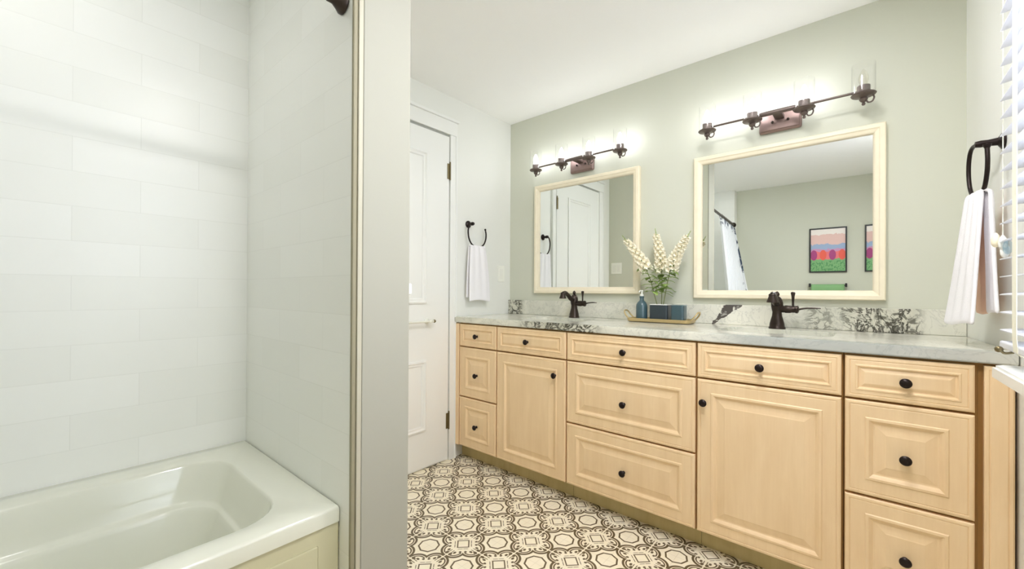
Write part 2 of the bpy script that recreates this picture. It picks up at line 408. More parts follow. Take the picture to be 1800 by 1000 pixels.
# ------------------------------------------------------------------ room shell
bm = BM(); box(bm, -2.3, .75, -1.25, 2.6, -.06, 0); struct('floor', bm, 'floor')
bm = BM(); box(bm, -2.3, .75, -1.25, 2.6, ZC, ZC+.08); struct('ceiling', bm, 'ceil')
bm = BM(); box(bm, -2.3, .75, DB, DB+.1, 0, ZC); struct('wall_back', bm, 'wall')
bm = BM(); box(bm, XL-.12, XL, YP, DB, 0, ZC); struct('wall_left', bm, 'wall_white')
bm = BM(); box(bm, -2.3, .75, YW-.1, YW, 0, ZC); struct('wall_front', bm, 'wall')
bm = BM(); box(bm, XT, -1.25, YW, YA, 0, ZC); struct('wall_alcove_end', bm, 'tileX')
bm = BM(); box(bm, XT-.24, XT, YW, YP-.012, 0, ZC); struct('wall_alcove_side', bm, 'tileY')
bm = BM(); box(bm, XL-.1, XP-.004, YT+.012, YP, 0, ZC); struct('wall_partition', bm, 'wall')
bm = BM(); box(bm, XT, XP-.012, YT, YT+.0115, 0, ZC); struct('wall_partition_tile', bm, 'tileX')
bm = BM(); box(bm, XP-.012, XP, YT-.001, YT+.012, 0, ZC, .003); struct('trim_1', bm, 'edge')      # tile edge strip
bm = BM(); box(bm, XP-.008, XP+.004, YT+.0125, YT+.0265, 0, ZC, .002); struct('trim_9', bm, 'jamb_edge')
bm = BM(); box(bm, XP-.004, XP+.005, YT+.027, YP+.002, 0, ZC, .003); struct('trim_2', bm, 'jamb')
bm = BM(); box(bm, XL, XP, YP, YP+.016, 1.085, 1.12, .004); struct('trim_3', bm, 'trim')
# right wall, a few degrees off square, with the window opening
WY0, WY1, WZ0, WZ1 = .25, 1.50, .90, 2.10
bm = BM()
def rwbox(bm, y0, y1, z0, z1, d0=0, d1=.12, bev=0):
    vs = [bm.verts.new((wallx(y)+d, y, z)) for y in (y0, y1) for d in (d0, d1) for z in (z0, z1)]
    q = lambda a, b, c, d: bm.faces.new((vs[a], vs[b], vs[c], vs[d]))
    fs = [q(0, 1, 3, 2), q(4, 6, 7, 5), q(0, 4, 5, 1), q(2, 3, 7, 6), q(0, 2, 6, 4), q(1, 5, 7, 3)]
    if bev: bmesh.ops.bevel(bm, geom=list({e for f in fs for e in f.edges}), offset=bev, segments=2, affect='EDGES')
rwbox(bm, WY1, DB+.02, 0, ZC); rwbox(bm, YW-.02, WY0, 0, ZC); rwbox(bm, WY0, WY1, 0, WZ0); rwbox(bm, WY0, WY1, WZ1, ZC)
struct('wall_right', bm, 'wall_white')
# window: sash frame + pane, casing
wf = BM()
for (a, b, c, d) in ((WY0, WY0+.05, WZ0, WZ1), (WY1-.05, WY1, WZ0, WZ1), (WY0+.05, WY1-.05, WZ0, WZ0+.05), (WY0+.05, WY1-.05, WZ1-.05, WZ1), (WY0+.05, WY1-.05, 1.48, 1.52)):
    rwbox(wf, a, b, c, d, .06, .10)
W1 = struct('window_1', wf, 'trim')
bm = BM(); rwbox(bm, WY0+.04, WY1-.04, WZ0+.04, WZ1-.04, .078, .082); obj('pane', bm, 'glass', W1)
bm = BM(); rwbox(bm, WY1, WY1+.085, WZ0-.0, WZ1+.09, -.02, 0, .003); rwbox(bm, WY0-.085, WY0, WZ0, WZ1+.09, -.02, 0, .003); rwbox(bm, WY0, WY1, WZ1, WZ1+.09, -.02, 0, .003)
struct('trim_4', bm, 'trim')
bm = BM()     # stool with a rounded nose
vs = [(.243, 1.60), (.262, 1.625), (wallx(1.625), 1.625), (wallx(.15), .15), (.262, .15)]
lo = [(x, y, .886) for x, y in vs]; hi = [(x, y, .916) for x, y in vs]
lo2 = [(x+(.008 if x < .3 else 0), y, .880) for x, y in vs]
loops(bm, [lo2, lo, hi], capend=True, capstart=True); bmesh.ops.bevel(bm, geom=[e for e in bm.edges if all(v.co.z > .9 for v in e.verts)], offset=.006, segments=2, affect='EDGES')
struct('trim_5', bm, 'trim')
bm = BM(); rwbox(bm, WY0-.05, WY1+.08, .80, .879, -.018, 0, .003); struct('trim_6', bm, 'trim')

# ------------------------------------------------------------------ door on the left wall
def door():
    y0, y1, zt = 1.02, 1.772, 2.095
    bm = BM(); box(bm, XL+.001, XL+.016, y0, y1, .012, zt, .002); D = struct('door_1', bm, 'trim')
    def panel(ya, yb, za, zb, name='panel_moulding'):
        bm = BM(); L = []
        for i, d in ((0, 0), (0, .010), (.010, .013), (.018, .006), (.028, .006), (.034, .001)):
            L.append([(XL+.016+d, ya+i, za+i), (XL+.016+d, yb-i, za+i), (XL+.016+d, yb-i, zb-i), (XL+.016+d, ya+i, zb-i)])
        for k in range(len(L)-1): pass
        loops(bm, L, capend=False)
        return obj(name, bm, 'trim', D)
    panel(1.20, 1.592, 1.02, 1.95); panel(1.20, 1.592, .24, .67)
    for z in (1.82, .21):
        bm = BM(); box(bm, XL+.0165, XL+.020, y1-.018, y1+.006, z, z+.1, .001); lathe(bm, [(.0055, z-.004), (.0055, z+.104)], (XL+.022, y1+.002, 0), n=12)
        lathe(bm, [(.002, z+.104), (.006, z+.107), (.002, z+.114)], (XL+.022, y1+.002, 0), n=12)
        obj('hinge', bm, 'hinge', D, label='aged brass hinge')
    # casing: flat board with outer back band, cap on top
    bm = BM()
    box(bm, XL, XL+.018, y1+.010, 1.836, 0, 2.112, .003); box(bm, XL, XL+.024, 1.824, 1.838, 0, 2.112, .003)
    box(bm, XL, XL+.018, .93, y0-.010, 0, 2.112, .003); box(bm, XL, XL+.024, .928, .942, 0, 2.112, .003)
    box(bm, XL, XL+.020, .928, 1.838, 2.112, 2.20, .003); box(bm, XL, XL+.032, .918, 1.848, 2.20, 2.218, .004)
    struct('trim_7', bm, 'trim')
    bm = BM(); box(bm, XL+.001, XL+.004, y1+.0005, y1+.009, 0.012, 2.11); box(bm, XL+.001, XL+.004, y0, y1, zt+.001, 2.111); struct('trim_8', bm, 'grout')
door()
# towel bar on the door
t = thing('towel_bar', 'white towel bar mounted across the panelled door', 'towel bar', (XL+.02, 1.4, .90))
bm = BM(); tube(bm, [(XL+.06, 1.17, .912), (XL+.06, 1.615, .912)], .007, 12, smoothpath=False); obj('bar', bm, 'nickel', t, True)
for yy in (1.19, 1.595):
    bm = BM(); lathe(bm, [(.018, .0165), (.018, .021), (.009, .026), (.008, .05), (.012, .056), (.012, .066), (.006, .07), (.001, .071)], (XL, yy, .912), 'X', 16); obj('post', bm, 'nickel', t, True)
bm = BM(); sphere(bm, (XL+.06, 1.622, .912), .010); obj('finial', bm, 'hinge', t, True, label='brass finial at the bar end')

# ------------------------------------------------------------------ vanity cabinets
def raised(bm, x0, x1, z0, z1, small=False, yf=YF-.020):
    """raised-panel front: concentric mitred rings"""
    back = YF-.001
    prof = [(0, back), (0, yf+.004), (.003, yf+.001), (.007, yf), (.0115, yf), (.013, yf+.002), (.0155, yf+.0005)]
    if small:
        prof += [(.027, yf+.0005), (.029, yf-.0015), (.033, yf-.0015), (.036, yf+.004), (.040, yf+.005), (.050, yf+.001), (.053, yf+.0005)]
    else:
        prof += [(.052, yf+.0005), (.055, yf-.0025), (.062, yf-.003), (.068, yf+.001), (.073, yf+.0055), (.078, yf+.006), (.102, yf+.0015), (.105, yf+.0005)]
    L = []
    mx = min(x1-x0, z1-z0)/2 - .006
    for i, y in prof:
        if i > mx: break
        L.append([(x0+i, y, z0+i), (x1-i, y, z0+i), (x1-i, y, z1-i), (x0+i, y, z1-i)])
    loops(bm, L, True, True)
    return bm
def knob_mesh():
    bm = BM(); lathe(bm, [(.008, .0), (.0075, -.002), (.005, -.006), (.005, -.012), (.011, -.016), (.0152, -.020), (.0155, -.023), (.012, -.0275), (.006, -.0295), (.0005, -.030)], (0, 0, 0), 'Y', 24)
    return bm
KN = None
def knob(parent, x, z):
    global KN
    y = YF-.0195
    if KN is None:
        KN = obj('knob', knob_mesh(), 'knobm', parent, True, origin=(0, 0, 0), label='round dark bronze knob')
        KN.location = Vector((x, y, z)) - wloc(parent)
    else:
        c = KN.copy(); COL.objects.link(c); c.parent = parent; c.location = Vector((x, y, z)) - wloc(parent)
def cabinet(xa, xb, label, fronts, group, extra=None):
    c = thing('vanity_cabinet', label, 'cabinet', ((xa+xb)/2, YF+.27, 0), group)
    bm = BM(); box(bm, xa, xb, YF, YF+.018, ZK, ZB-.002); yb_ = DB-.002
    for q in ((xa, xa+.016, YF+.018, yb_, ZK, ZB-.002), (xb-.016, xb, YF+.018, yb_, ZK, ZB-.002), (xa+.016, xb-.016, YF+.018, yb_, ZK, ZK+.016), (xa+.016, xb-.016, yb_-.008, yb_, ZK+.016, ZB-.002)): box(bm, *q)
    obj('carcass', bm, 'carcass', c)
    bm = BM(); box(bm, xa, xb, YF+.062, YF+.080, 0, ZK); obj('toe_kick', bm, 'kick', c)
    for kind, x0, x1, z0, z1, kx, kz in fronts:
        bm = BM(); raised(bm, x0, x1, z0, z1, small=(z1-z0 < .2)); f = obj(kind, bm, 'maple', c)
        if kx is not None: knob(f, kx, kz)
    if extra: extra(c)
    return c
G = 'maple vanity cabinets along the back wall'
def stile(c):
    bm = BM(); box(bm, XL+.002, -2.020, YF-.020, YF-.001, ZK, ZB-.006, .002); obj('stile', bm, 'maple', c)
R1, R2, R3 = (.743, .884), (.421, .735), (.100, .413)
def drw(x0, x1): xm = (x0+x1)/2; return [('drawer', x0, x1, *R1, xm, .812), ('drawer', x0, x1, *R2, xm, .567), ('drawer', x0, x1, *R3, xm, .246)]
cabinet(XL+.002, -1.690, 'narrow maple three-drawer cabinet at the left end by the door', drw(-2.014, -1.692), G, stile)
cabinet(-1.688, -1.194, 'maple sink cabinet with one door and drawer under the left faucet', [('drawer', -1.684, -1.197, *R1, -1.451, .812), ('door', -1.684, -1.197, .100, .735, -1.259, .651)], G)
cabinet(-1.192, -.545, 'wide maple three-drawer cabinet in the middle below the flower tray', drw(-1.188, -.549), G)
cabinet(-.543, -.061, 'maple sink cabinet with one door and drawer under the right faucet', [('drawer', -.540, -.066, *R1, -.310, .810), ('door', -.540, -.066, .100, .735, -.513, .641)], G)
cabinet(-.059, .252, 'maple three-drawer cabinet at the right end beside the filler panel', drw(-.056, .245), G)
t = thing('filler_panel', 'narrow tall maple filler panel between right drawers and the wall', 'cabinet panel', (.288, YF+.27, 0))
bm = BM(); box(bm, .2525, .324, YF, YF+.35, ZK-.09, ZB-.002); obj('carcass', bm, 'carcass', t)
bm = BM()
for d in (0,): 
    prof = [(0, YF-.001), (0, YF-.016), (.004, YF-.020), (.009, YF-.020), (.011, YF-.018), (.014, YF-.020)]
    loops(bm, [[(.2635+i, y, .03+i), (.3225-i, y, .03+i), (.3225-i, y, ZB-.008-i), (.2635+i, y, ZB-.008-i)] for i, y in prof], True, True)
obj('face', bm, 'maple', t)

# countertop with two undermount sink cut-outs
def counter():
    bm = BM()
    xl, yb, yf = XL+.002, DB-.001, 1.824
    outer = [(xl, yf), (wallx(yf)-.004, yf), (wallx(yb)-.003, yb), (xl, yb)]
    holes = [[(x, y) for x, y, z in rrect(cx-.208, cx+.208, 1.985, 2.235, .05, 0)] for cx in (-1.435, -.305)]
    top = []
    for z in (ZT, ZB):
        es = []
        rings = []
        for lp in [outer]+holes:
            vs = [bm.verts.new((x, y, z)) for x, y in lp]; rings.append(vs)
            es += [bm.edges.new((vs[i], vs[(i+1) % len(vs)])) for i in range(len(vs))]
        bmesh.ops.triangle_fill(bm, use_beauty=True, use_dissolve=False, edges=es)
        top.append(rings)
    # remove faces inside holes
    def inside(f):
        c = f.calc_center_median()
        return any(abs(c.x-cx) < .2079 and 1.9851 < c.y < 2.2349 and all(any((v.co.x-hx)**2+(v.co.y-hy)**2 < 1e-9 for hx, hy in h) for v in f.verts) for cx, h in zip((-1.435, -.305), holes))
    bad = [f for f in bm.faces if inside(f)]
    bmesh.ops.delete(bm, geom=bad, context='FACES_ONLY')
    for a, b in zip(*top):
        n = len(a)
        for i in range(n): bm.faces.new((a[i], a[(i+1) % n], b[(i+1) % n], b[i]))
    ed = [e for e in bm.edges if all(abs(v.co.y-yf) < 1e-5 for v in e.verts) and abs(e.verts[0].co.z-e.verts[1].co.z) < 1e-5]
    bmesh.ops.bevel(bm, geom=ed, offset=.004, segments=2, affect='EDGES')
    t = thing('countertop', 'long grey-white marble countertop with dark veined backsplash', 'countertop', (-.87, 2.1, ZB))
    obj('slab', bm, 'marble', t)
    bm = BM(); box(bm, xl, wallx(DB)-.0005, DB-.020, DB-.001, ZT+.0005, 1.033, .002); obj('backsplash', bm, 'marble', t)
counter()
for cx, lab in ((-1.435, 'white undermount sink basin below the left bronze faucet'), (-.305, 'white undermount sink basin below the right bronze faucet')):
    bm = BM(); L = []
    for ins, z, r in ((-.012, ZB-.0005, .055), (.004, ZB-.0005, .05), (.008, ZB-.02, .05), (.022, ZB-.11, .05), (.06, ZB-.135, .05)):
        L.append(rrect(cx-.208+ins, cx+.208-ins, 1.985+ins, 2.235-ins, r, z))
    loops(bm, L, True)
    s = obj('sink_basin', bm, 'acryl', None, True); setp(s, lab, 'sink', 'undermount sinks')
    bm = BM(); lathe(bm, [(.022, ZB-.1345), (.022, ZB-.132), (.015, ZB-.130), (.002, ZB-.130)], (cx, 2.11, 0)); obj('drain', bm, 'bronze', s, True, label='bronze drain')

# ------------------------------------------------------------------ faucets
def faucet(x, y, label):
    t = thing('faucet', label, 'faucet', (x, y, ZT), 'bronze faucets on the vanity')
    z = ZT
    bm = BM()
    lathe(bm, [(.034, 0), (.034, .006), (.031, .010), (.030, .022), (.026, .040), (.0205, .060), (.019, .078), (.022, .090), (.0245, .104), (.0245, .120), (.021, .134), (.0165, .142), (.011, .148), (.006, .152)], (x, y, z))
    obj('body', bm, 'bronze', t, True)
    bm = BM(); lathe(bm, [(.006, .150), (.010, .155), (.0105, .161), (.008, .167), (.004, .172), (.0005, .174)], (x, y, z), n=16); obj('finial', bm, 'bronze', t, True)
    bm = BM(); tube(bm, [(x, y-.008, z+.118), (x, y-.040, z+.122), (x, y-.075, z+.145), (x, y-.105, z+.160), (x, y-.128, z+.156)], [.015, .0145, .013, .012, .012], 14); 
    lathe(bm, [(.010, .163), (.014, .160), (.014, .150), (.022, .128), (.022, .124), (.016, .124)], (x, y-.132, z), n=18)
    obj('spout', bm, 'bronze', t, True)
    bm = BM(); lathe(bm, [(.016, .012), (.016, .03), (.018, .034), (.018, .052), (.016, .056), (.016, .070), (.0185, .072), (.0185, .080), (.012, .084), (.003, .085)], (x, y, z+.092), 'X', 20); obj('valve_housing', bm, 'bronze', t, True)
    bm = BM(); lathe(bm, [(.0045, .098), (.0045, .125), (.006, .150), (.0075, .158), (.009, .163), (.0085, .169), (.004, .172), (.0005, .172)], (x+.062, y, z), n=14); obj('lever', bm, 'bronze', t, True)
    bm = BM(); tube(bm, [(x+.082, y, z+.092), (x+.105, y-.002, z+.097), (x+.135, y-.004, z+.100), (x+.165, y-.004, z+.099)], [.0045, .0035, .0035, .002], 8); obj('lift_rod', bm, 'bronze', t, True)
    return t
faucet(-1.432, 2.29, 'dark bronze faucet left of the flower tray, below the small mirror')
faucet(-.318, 2.275, 'dark bronze faucet right of the flower tray, below the large mirror')

# ------------------------------------------------------------------ mirrors
def mirror(x0, x1, z0, z1, fw, label):
    t = thing('wall_mirror', label, 'mirror', ((x0+x1)/2, DB-.012, z0), 'cream framed mirrors')
    bm = BM(); yb = DB-.001
    prof = [(0, yb), (0, yb-.024), (.004, yb-.029), (fw*.45, yb-.030), (fw*.55, yb-.026), (fw*.8, yb-.023), (fw-.004, yb-.020), (fw, yb-.013), (fw, yb)]
    R = loops(bm, [[(x0+i, y, z0+i), (x1-i, y, z0+i), (x1-i, y, z1-i), (x0+i, y, z1-i)] for i, y in prof], False)
    obj('frame', bm, 'mframe', t)
    bm = BM(); box(bm, x0+fw-.003, x1-fw+.003, yb-.011, yb-.004, z0+fw-.003, z1-fw+.003); obj('mirror_glass', bm, 'mirror', t)
mirror(-1.822, -1.034, 1.085, 1.853, .043, 'cream framed mirror nearer the door, above the left faucet')
mirror(-.722, .062, 1.066, 1.830, .043, 'cream framed mirror reflecting pictures, above the right faucet')

# ------------------------------------------------------------------ vanity lights
def light_bar(xs, pc, z, label, unlit=None):
    y = 2.292
    xm = sum(xs)/4
    t = thing('vanity_light', label, 'wall light', (xm, DB, z-.06), 'four-bulb vanity lights')
    bm = BM(); box(bm, pc-.088, pc+.088, DB-.026, DB-.001, z-.050, z+.043, .010, 3); box(bm, pc-.080, pc+.080, DB-.031, DB-.024, z-.042, z+.035, .004)
    pl = obj('mounting_plate', bm, 'copper', t, True, label='copper-toned plate')
    for dx in (-.03, .035):
        bm = BM(); lathe(bm, [(.0005, -.040), (.006, -.037), (.006, -.031)], (pc+dx, DB, z-.005), 'Y', 12); obj('screw', bm, 'bronze', pl, True)
    bm = BM()
    tube(bm, [(xs[0], y, z+.016), (xs[3], y, z+.016)], .0052, 10, smoothpath=False)
    lathe(bm, [(.0052, pc-.075), (.010, pc-.073), (.011, pc-.06), (.011, pc+.06), (.010, pc+.073), (.0052, pc+.075)], (0, y, z+.016), 'X', 14)
    box(bm, pc-.02, pc+.02, y, DB-.027, z+.004, z+.024, .004)
    obj('bar', bm, 'fixture', t, True)
    first = None
    for i, x in enumerate(xs):
        if first is None:
            bm = BM()
            lathe(bm, [(.0005, -.046), (.005, -.044), (.007, -.038), (.004, -.033), (.010, -.028), (.015, -.020), (.012, -.012), (.017, -.007), (.040, -.004), (.043, .000), (.040, .004), (.024, .006), (.0225, .010), (.0225, .036), (.020, .038), (.010, .038)], (x, y, z), n=28)
            s = obj('socket', bm, 'fixture', t, True)
            bm = BM(); tube(bm, [(x+.030, y, z-.008), (x+.034, y, z-.020), (x+.028, y, z-.034), (x+.016, y, z-.036), (x+.010, y, z-.028)], .0032, 8); obj('scroll', bm, 'fixture', s, True)
            bm = BM(); lathe(bm, [(.040, .006), (.040, .128), (.0385, .128), (.0385, .006)], (x, y, z), n=32, cap=False); sh = obj('glass_shade', bm, 'glass', s, True)
            bm = BM(); lathe(bm, [(.008, .038), (.012, .046), (.0165, .058), (.0175, .068), (.015, .082), (.009, .098), (.003, .108), (.0005, .110)], (x, y, z), n=20); b = obj('bulb', bm, 'bulb_on', s, True, label='lit candle bulb')
            first = s; x0 = x
        else:
            s = dup(first, t); s.location = first.location+Vector((x-x0, 0, 0))
            if unlit == i:
                for ch in s.children:
                    if ch.name.startswith('bulb'):
                        ch.data = ch.data.copy(); ch.data.materials[0] = M['bulb_off']; ch['label'] = 'unlit clear bulb'
light_bar((-1.750, -1.537, -1.332, -1.120), -1.434, 1.940, 'four-bulb bronze vanity light above the mirror nearer the door')
light_bar((-.632, -.426, -.218, -.012), -.323, 1.936, 'four-bulb bronze vanity light above the right mirror, end bulb unlit', 3)

# added ceiling lights, out of view, that brighten the room
def added_ceiling_light(x, y, lens, label, r=.075):
    t = thing('added_light', label, 'ceiling light', (x, y, ZC), 'added ceiling lights')
    bm = BM(); lathe(bm, [(r+.018, -.0005), (r+.018, -.004), (r+.012, -.007), (r, -.007), (r, -.0005)], (x, y, ZC), n=32, cap=False); obj('trim_ring', bm, 'trim', t, True)
    bm = BM(); lathe(bm, [(r-.001, -.001), (r-.001, -.004), (.001, -.005)], (x, y, ZC), n=32); obj('lens', bm, lens, t, True)
added_ceiling_light(-.06, .62, 'lens', 'added unseen ceiling light over the window side of the floor', .10)
added_ceiling_light(-.30, 1.30, 'lens2', 'added unseen ceiling light close to the vanity', .10)
added_ceiling_light(-1.50, -.15, 'lens_tub', 'added unseen ceiling light over the bathtub', .09)

# ------------------------------------------------------------------ towel rings and towels
def ring_left():
    t = thing('towel_ring', 'dark bronze towel ring on the white wall beside the door', 'towel ring', (XL, 1.96, 1.5))
    z = 1.553
    bm = BM(); lathe(bm, [(.0245, .0005), (.0245, .006), (.018, .010), (.011, .014), (.0095, .030), (.012, .036), (.012, .050), (.009, .056), (.001, .058)], (XL, 1.955, z), 'X', 20); obj('post', bm, 'knobm', t, True)
    X = XL+.046
    bm = BM(); tube(bm, [(X, 1.962, z), (X, 1.935, z-.003), (X, 1.918, z-.030), (X, 1.914, z-.065), (X, 1.925, z-.110), (X, 1.955, z-.143), (X, 2.005, z-.152), (X, 2.055, z-.138), (X, 2.080, z-.100), (X, 2.085, z-.060), (X, 2.078, z-.030)], .0052, 10); 
    sphere(bm, (X, 2.077, z-.027), .0075); obj('ring', bm, 'knobm', t, True)
    return z
ring_left()
def ring_right():
    t = thing('towel_ring', 'dark bronze towel ring on the right wall by the window blinds', 'towel ring', (.32, 1.96, 1.5))
    z = 1.572; W = wallx(1.96)
    bm = BM(); lathe(bm, [(.0245, -.0005), (.0245, -.006), (.018, -.010), (.012, -.014), (.010, -.034), (.011, -.05), (.009, -.062), (.001, -.064)], (W, 1.962, z), 'X', 20); obj('post', bm, 'knobm', t, True)
    f = lambda y: .258+(2.02-y)*.13
    bm = BM(); pts = [(1.962, 0), (1.995, .001), (2.018, -.012), (2.030, -.045), (2.030, -.090), (2.015, -.135), (1.985, -.160), (1.945, -.165), (1.905, -.150), (1.885, -.110), (1.880, -.070), (1.884, -.030)]
    tube(bm, [(f(y), y, z+dz) for y, dz in pts], .0058, 10)
    lathe(bm, [(.006, -.034), (.0095, -.026), (.0095, -.022), (.002, -.020)], (f(1.884), 1.884, z), n=12); obj('ring', bm, 'knobm', t, True)
ring_right()
def towel(path_front, zt, za, zb, ws, label, name='hand_towel', waves=3, amp=.004, mats=('towel', 'towel'), seed=1, thick=.009, gap_shade=False):
    """towel folded over a bar. path(v, side) -> function giving the two edge points; side 0 front layer, 1 back layer"""
    rnd = random.Random(seed); nu, nv = 18, 22
    bm = BM(); grid = []
    rows = []
    for k in range(nv): rows.append((0, za+(zt-za)*k/(nv-1)))           # front, bottom to top
    for k in range(1, 6): rows.append((2, k/6))                          # over the bar
    for k in range(nv): rows.append((1, zt-(zt-zb)*k/(nv-1)))
    ph = rnd.random()*6
    for side, z in rows:
        r = []
        for i in range(nu):
            u = i/(nu-1)
            if side == 2:
                a = path_front(0, 1.0, u); b = path_front(1, 1.0, u); h = math.sin(PI*z)*.006
                q = a.lerp(b, z); p = Vector((q.x, q.y, zt+h))
            else:
                bot = za if side == 0 else zb
                v = (z-bot)/(zt-bot); p = path_front(side, v, u); p.z = z+(1-v)*.006*math.sin(u*5+ph)
            n = Vector((1, 0, 0)); k_ = v if side != 2 else 1
            p = p+n*amp*math.sin(u*2*PI*waves+ph+(side*.7))*(.35+.65*k_)
            r.append(bm.verts.new(p))
        grid.append(r)
    for a, b in zip(grid, grid[1:]):
        for i in range(nu-1):
            bm.faces.new((a[i], a[i+1], b[i+1], b[i]))
    o = obj(name, bm, mats[0], None, 'all', mats=None)
    setp(o, label, 'towel')
    if gap_shade:
        o.data.materials.append(M['towel_gap_shade'])
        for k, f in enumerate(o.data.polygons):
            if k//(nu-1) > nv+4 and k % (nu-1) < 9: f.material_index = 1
    md = o.modifiers.new('thickness', 'SOLIDIFY'); md.thickness = thick; md.offset = 0
    md2 = o.modifiers.new('soft', 'SUBSURF'); md2.levels = 1; md2.render_levels = 1
    return o
def pl(side, v, u):      # left towel
    top = (1.925, 2.070); bot = (1.912, 2.112)
    y0 = bot[0]+(top[0]-bot[0])*v**2; y1 = bot[1]+(top[1]-bot[1])*v**2
    x = XL+.046+(.016 if side == 0 else -.016)*(1-.35*v)
    return Vector((x, y0+(y1-y0)*u, 0))
towel(pl, 1.400, 1.030, 1.055, None, 'white hand towel hanging from the ring beside the door', seed=2)
def pr(side, v, u):      # right towel, front layer swings away from the wall
    if side == 0:
        top = (Vector((.252, 2.008, 0)), Vector((.268, 1.905, 0))); bot = (Vector((.204, 2.045, 0)), Vector((.238, 1.815, 0)))
    else:
        top = (Vector((.272, 2.008, 0)), Vector((.288, 1.900, 0))); bot = (Vector((.288, 2.105, 0)), Vector((.288, 1.815, 0)))
    k = v**.9
    return bot[0].lerp(bot[1], u).lerp(top[0].lerp(top[1], u), k)
towel(pr, 1.412, 1.000, 1.035, None, 'white hand towel, its gap shade painted peach, hanging by the window', seed=5, amp=.005, thick=.010, gap_shade=True)

# switch plates
bm = BM(); box(bm, XL+.0005, XL+.006, 2.255, 2.327, 1.168, 1.288, .002); t = obj('outlet_plate', bm, 'plate'); setp(t, 'white outlet plate on the left wall near the corner', 'outlet')
bm = BM(); box(bm, XL+.0062, XL+.009, 2.275, 2.307, 1.192, 1.264, .001); obj('rocker', bm, 'rubber', t)
bm = BM(); box(bm, -2.045, -1.925, YP+.0005, YP+.006, 1.285, 1.400, .002); t = obj('switch_plate', bm, 'plate'); setp(t, 'white double switch plate seen in the left mirror', 'switch')
for x in (-2.012, -1.966):
    bm = BM(); box(bm, x-.016, x+.016, YP+.0062, YP+.010, 1.308, 1.377, .001); obj('rocker', bm, 'rubber', t)

# ------------------------------------------------------------------ tray with bottle, vase, cup, flowers
TZ = ZT
t = thing('serving_tray', 'shallow gold tray with upturned handles on the marble counter', 'tray', (-.865, 2.272, TZ))
bm = BM()
x0, x1, y0, y1 = -1.040, -.690, 2.205, 2.338
loops(bm, [rrect(x0+.012, x1-.012, y0+.012, y1-.012, .02, TZ+.0005), rrect(x0+.004, x1-.004, y0+.004, y1-.004, .025, TZ+.005), rrect(x0, x1, y0, y1, .028, TZ+.022), rrect(x0+.004, x1-.004, y0+.004, y1-.004, .025, TZ+.022), rrect(x0+.010, x1-.010, y0+.010, y1-.010, .02, TZ+.008)], True, True)
obj('tray_body', bm, 'gold', t, True)
for sx, xe in ((-1, x0), (1, x1)):
    bm = BM(); tube(bm, [(xe-sx*.004, y0+.03, TZ+.018), (xe+sx*.016, y0+.034, TZ+.040), (xe+sx*.026, y0+.045, TZ+.058), (xe+sx*.029, (y0+y1)/2, TZ+.062), (xe+sx*.026, y1-.045, TZ+.058), (xe+sx*.016, y1-.034, TZ+.040), (xe-sx*.004, y1-.03, TZ+.018)], .0042, 10); obj('handle', bm, 'gold', t, True)
TB = TZ+.0085
t = thing('soap_bottle', 'slate blue soap bottle with pale pump, left on the gold tray', 'bottle', (-.968, 2.262, TB))
bm = BM(); lathe(bm, [(.026, 0), (.030, .003), (.031, .01), (.031, .078), (.029, .090), (.022, .102), (.013, .110), (.011, .116), (.011, .126), (.013, .128), (.013, .134), (.009, .136)], (-.968, 2.262, TB), n=28); obj('bottle_body', bm, 'blue', t, True)
bm = BM(); lathe(bm, [(.010, .136), (.010, .146), (.004, .148), (.004, .160), (.009, .162), (.009, .168), (.002, .170)], (-.968, 2.262, TB), n=16)
tube(bm, [(-.968, 2.262, TB+.165), (-.968, 2.24, TB+.166), (-.968, 2.226, TB+.158)], .0035, 8); obj('pump', bm, 'rubber', t, True, label='pale pump top')
bm = BM(); t = thing('square_vase', 'dark navy square vase holding the white flower spikes', 'vase', (-.862, 2.272, TB))
loops(bm, [rrect(-.912, -.815, 2.232, 2.312, .008, TB), rrect(-.912, -.815, 2.232, 2.312, .008, TB+.088), rrect(-.906, -.821, 2.238, 2.306, .006, TB+.088), rrect(-.906, -.821, 2.238, 2.306, .006, TB+.06)], True, True); obj('vase_body', bm, 'navy', t, True)
bm = BM(); loops(bm, [rrect(-.913, -.814, 2.231, 2.313, .008, TB+.0885), rrect(-.913, -.814, 2.231, 2.313, .008, TB+.0925), rrect(-.906, -.821, 2.238, 2.306, .006, TB+.0925), rrect(-.906, -.821, 2.238, 2.306, .006, TB+.0885)], False); obj('rim', bm, 'plate', t, label='pale rim')
t = thing('tumbler', 'slate blue square tumbler at the right end of the tray', 'tumbler', (-.765, 2.262, TB))
bm = BM(); loops(bm, [rrect(-.795, -.729, 2.230, 2.294, .012, TB+.001), rrect(-.795, -.729, 2.230, 2.294, .012, TB+.088), rrect(-.789, -.735, 2.236, 2.288, .010, TB+.088), rrect(-.789, -.735, 2.236, 2.288, .010, TB+.02)], True, True); obj('tumbler_body', bm, 'blue', t, True)
bm = BM(); loops(bm, [rrect(-.7965, -.7275, 2.2285, 2.2955, .012, TB), rrect(-.7965, -.7275, 2.2285, 2.2955, .012, TB+.092), rrect(-.795, -.729, 2.230, 2.294, .012, TB+.092)], False); obj('glass_sleeve', bm, 'cupglass', t, True, label='clear glass sleeve')
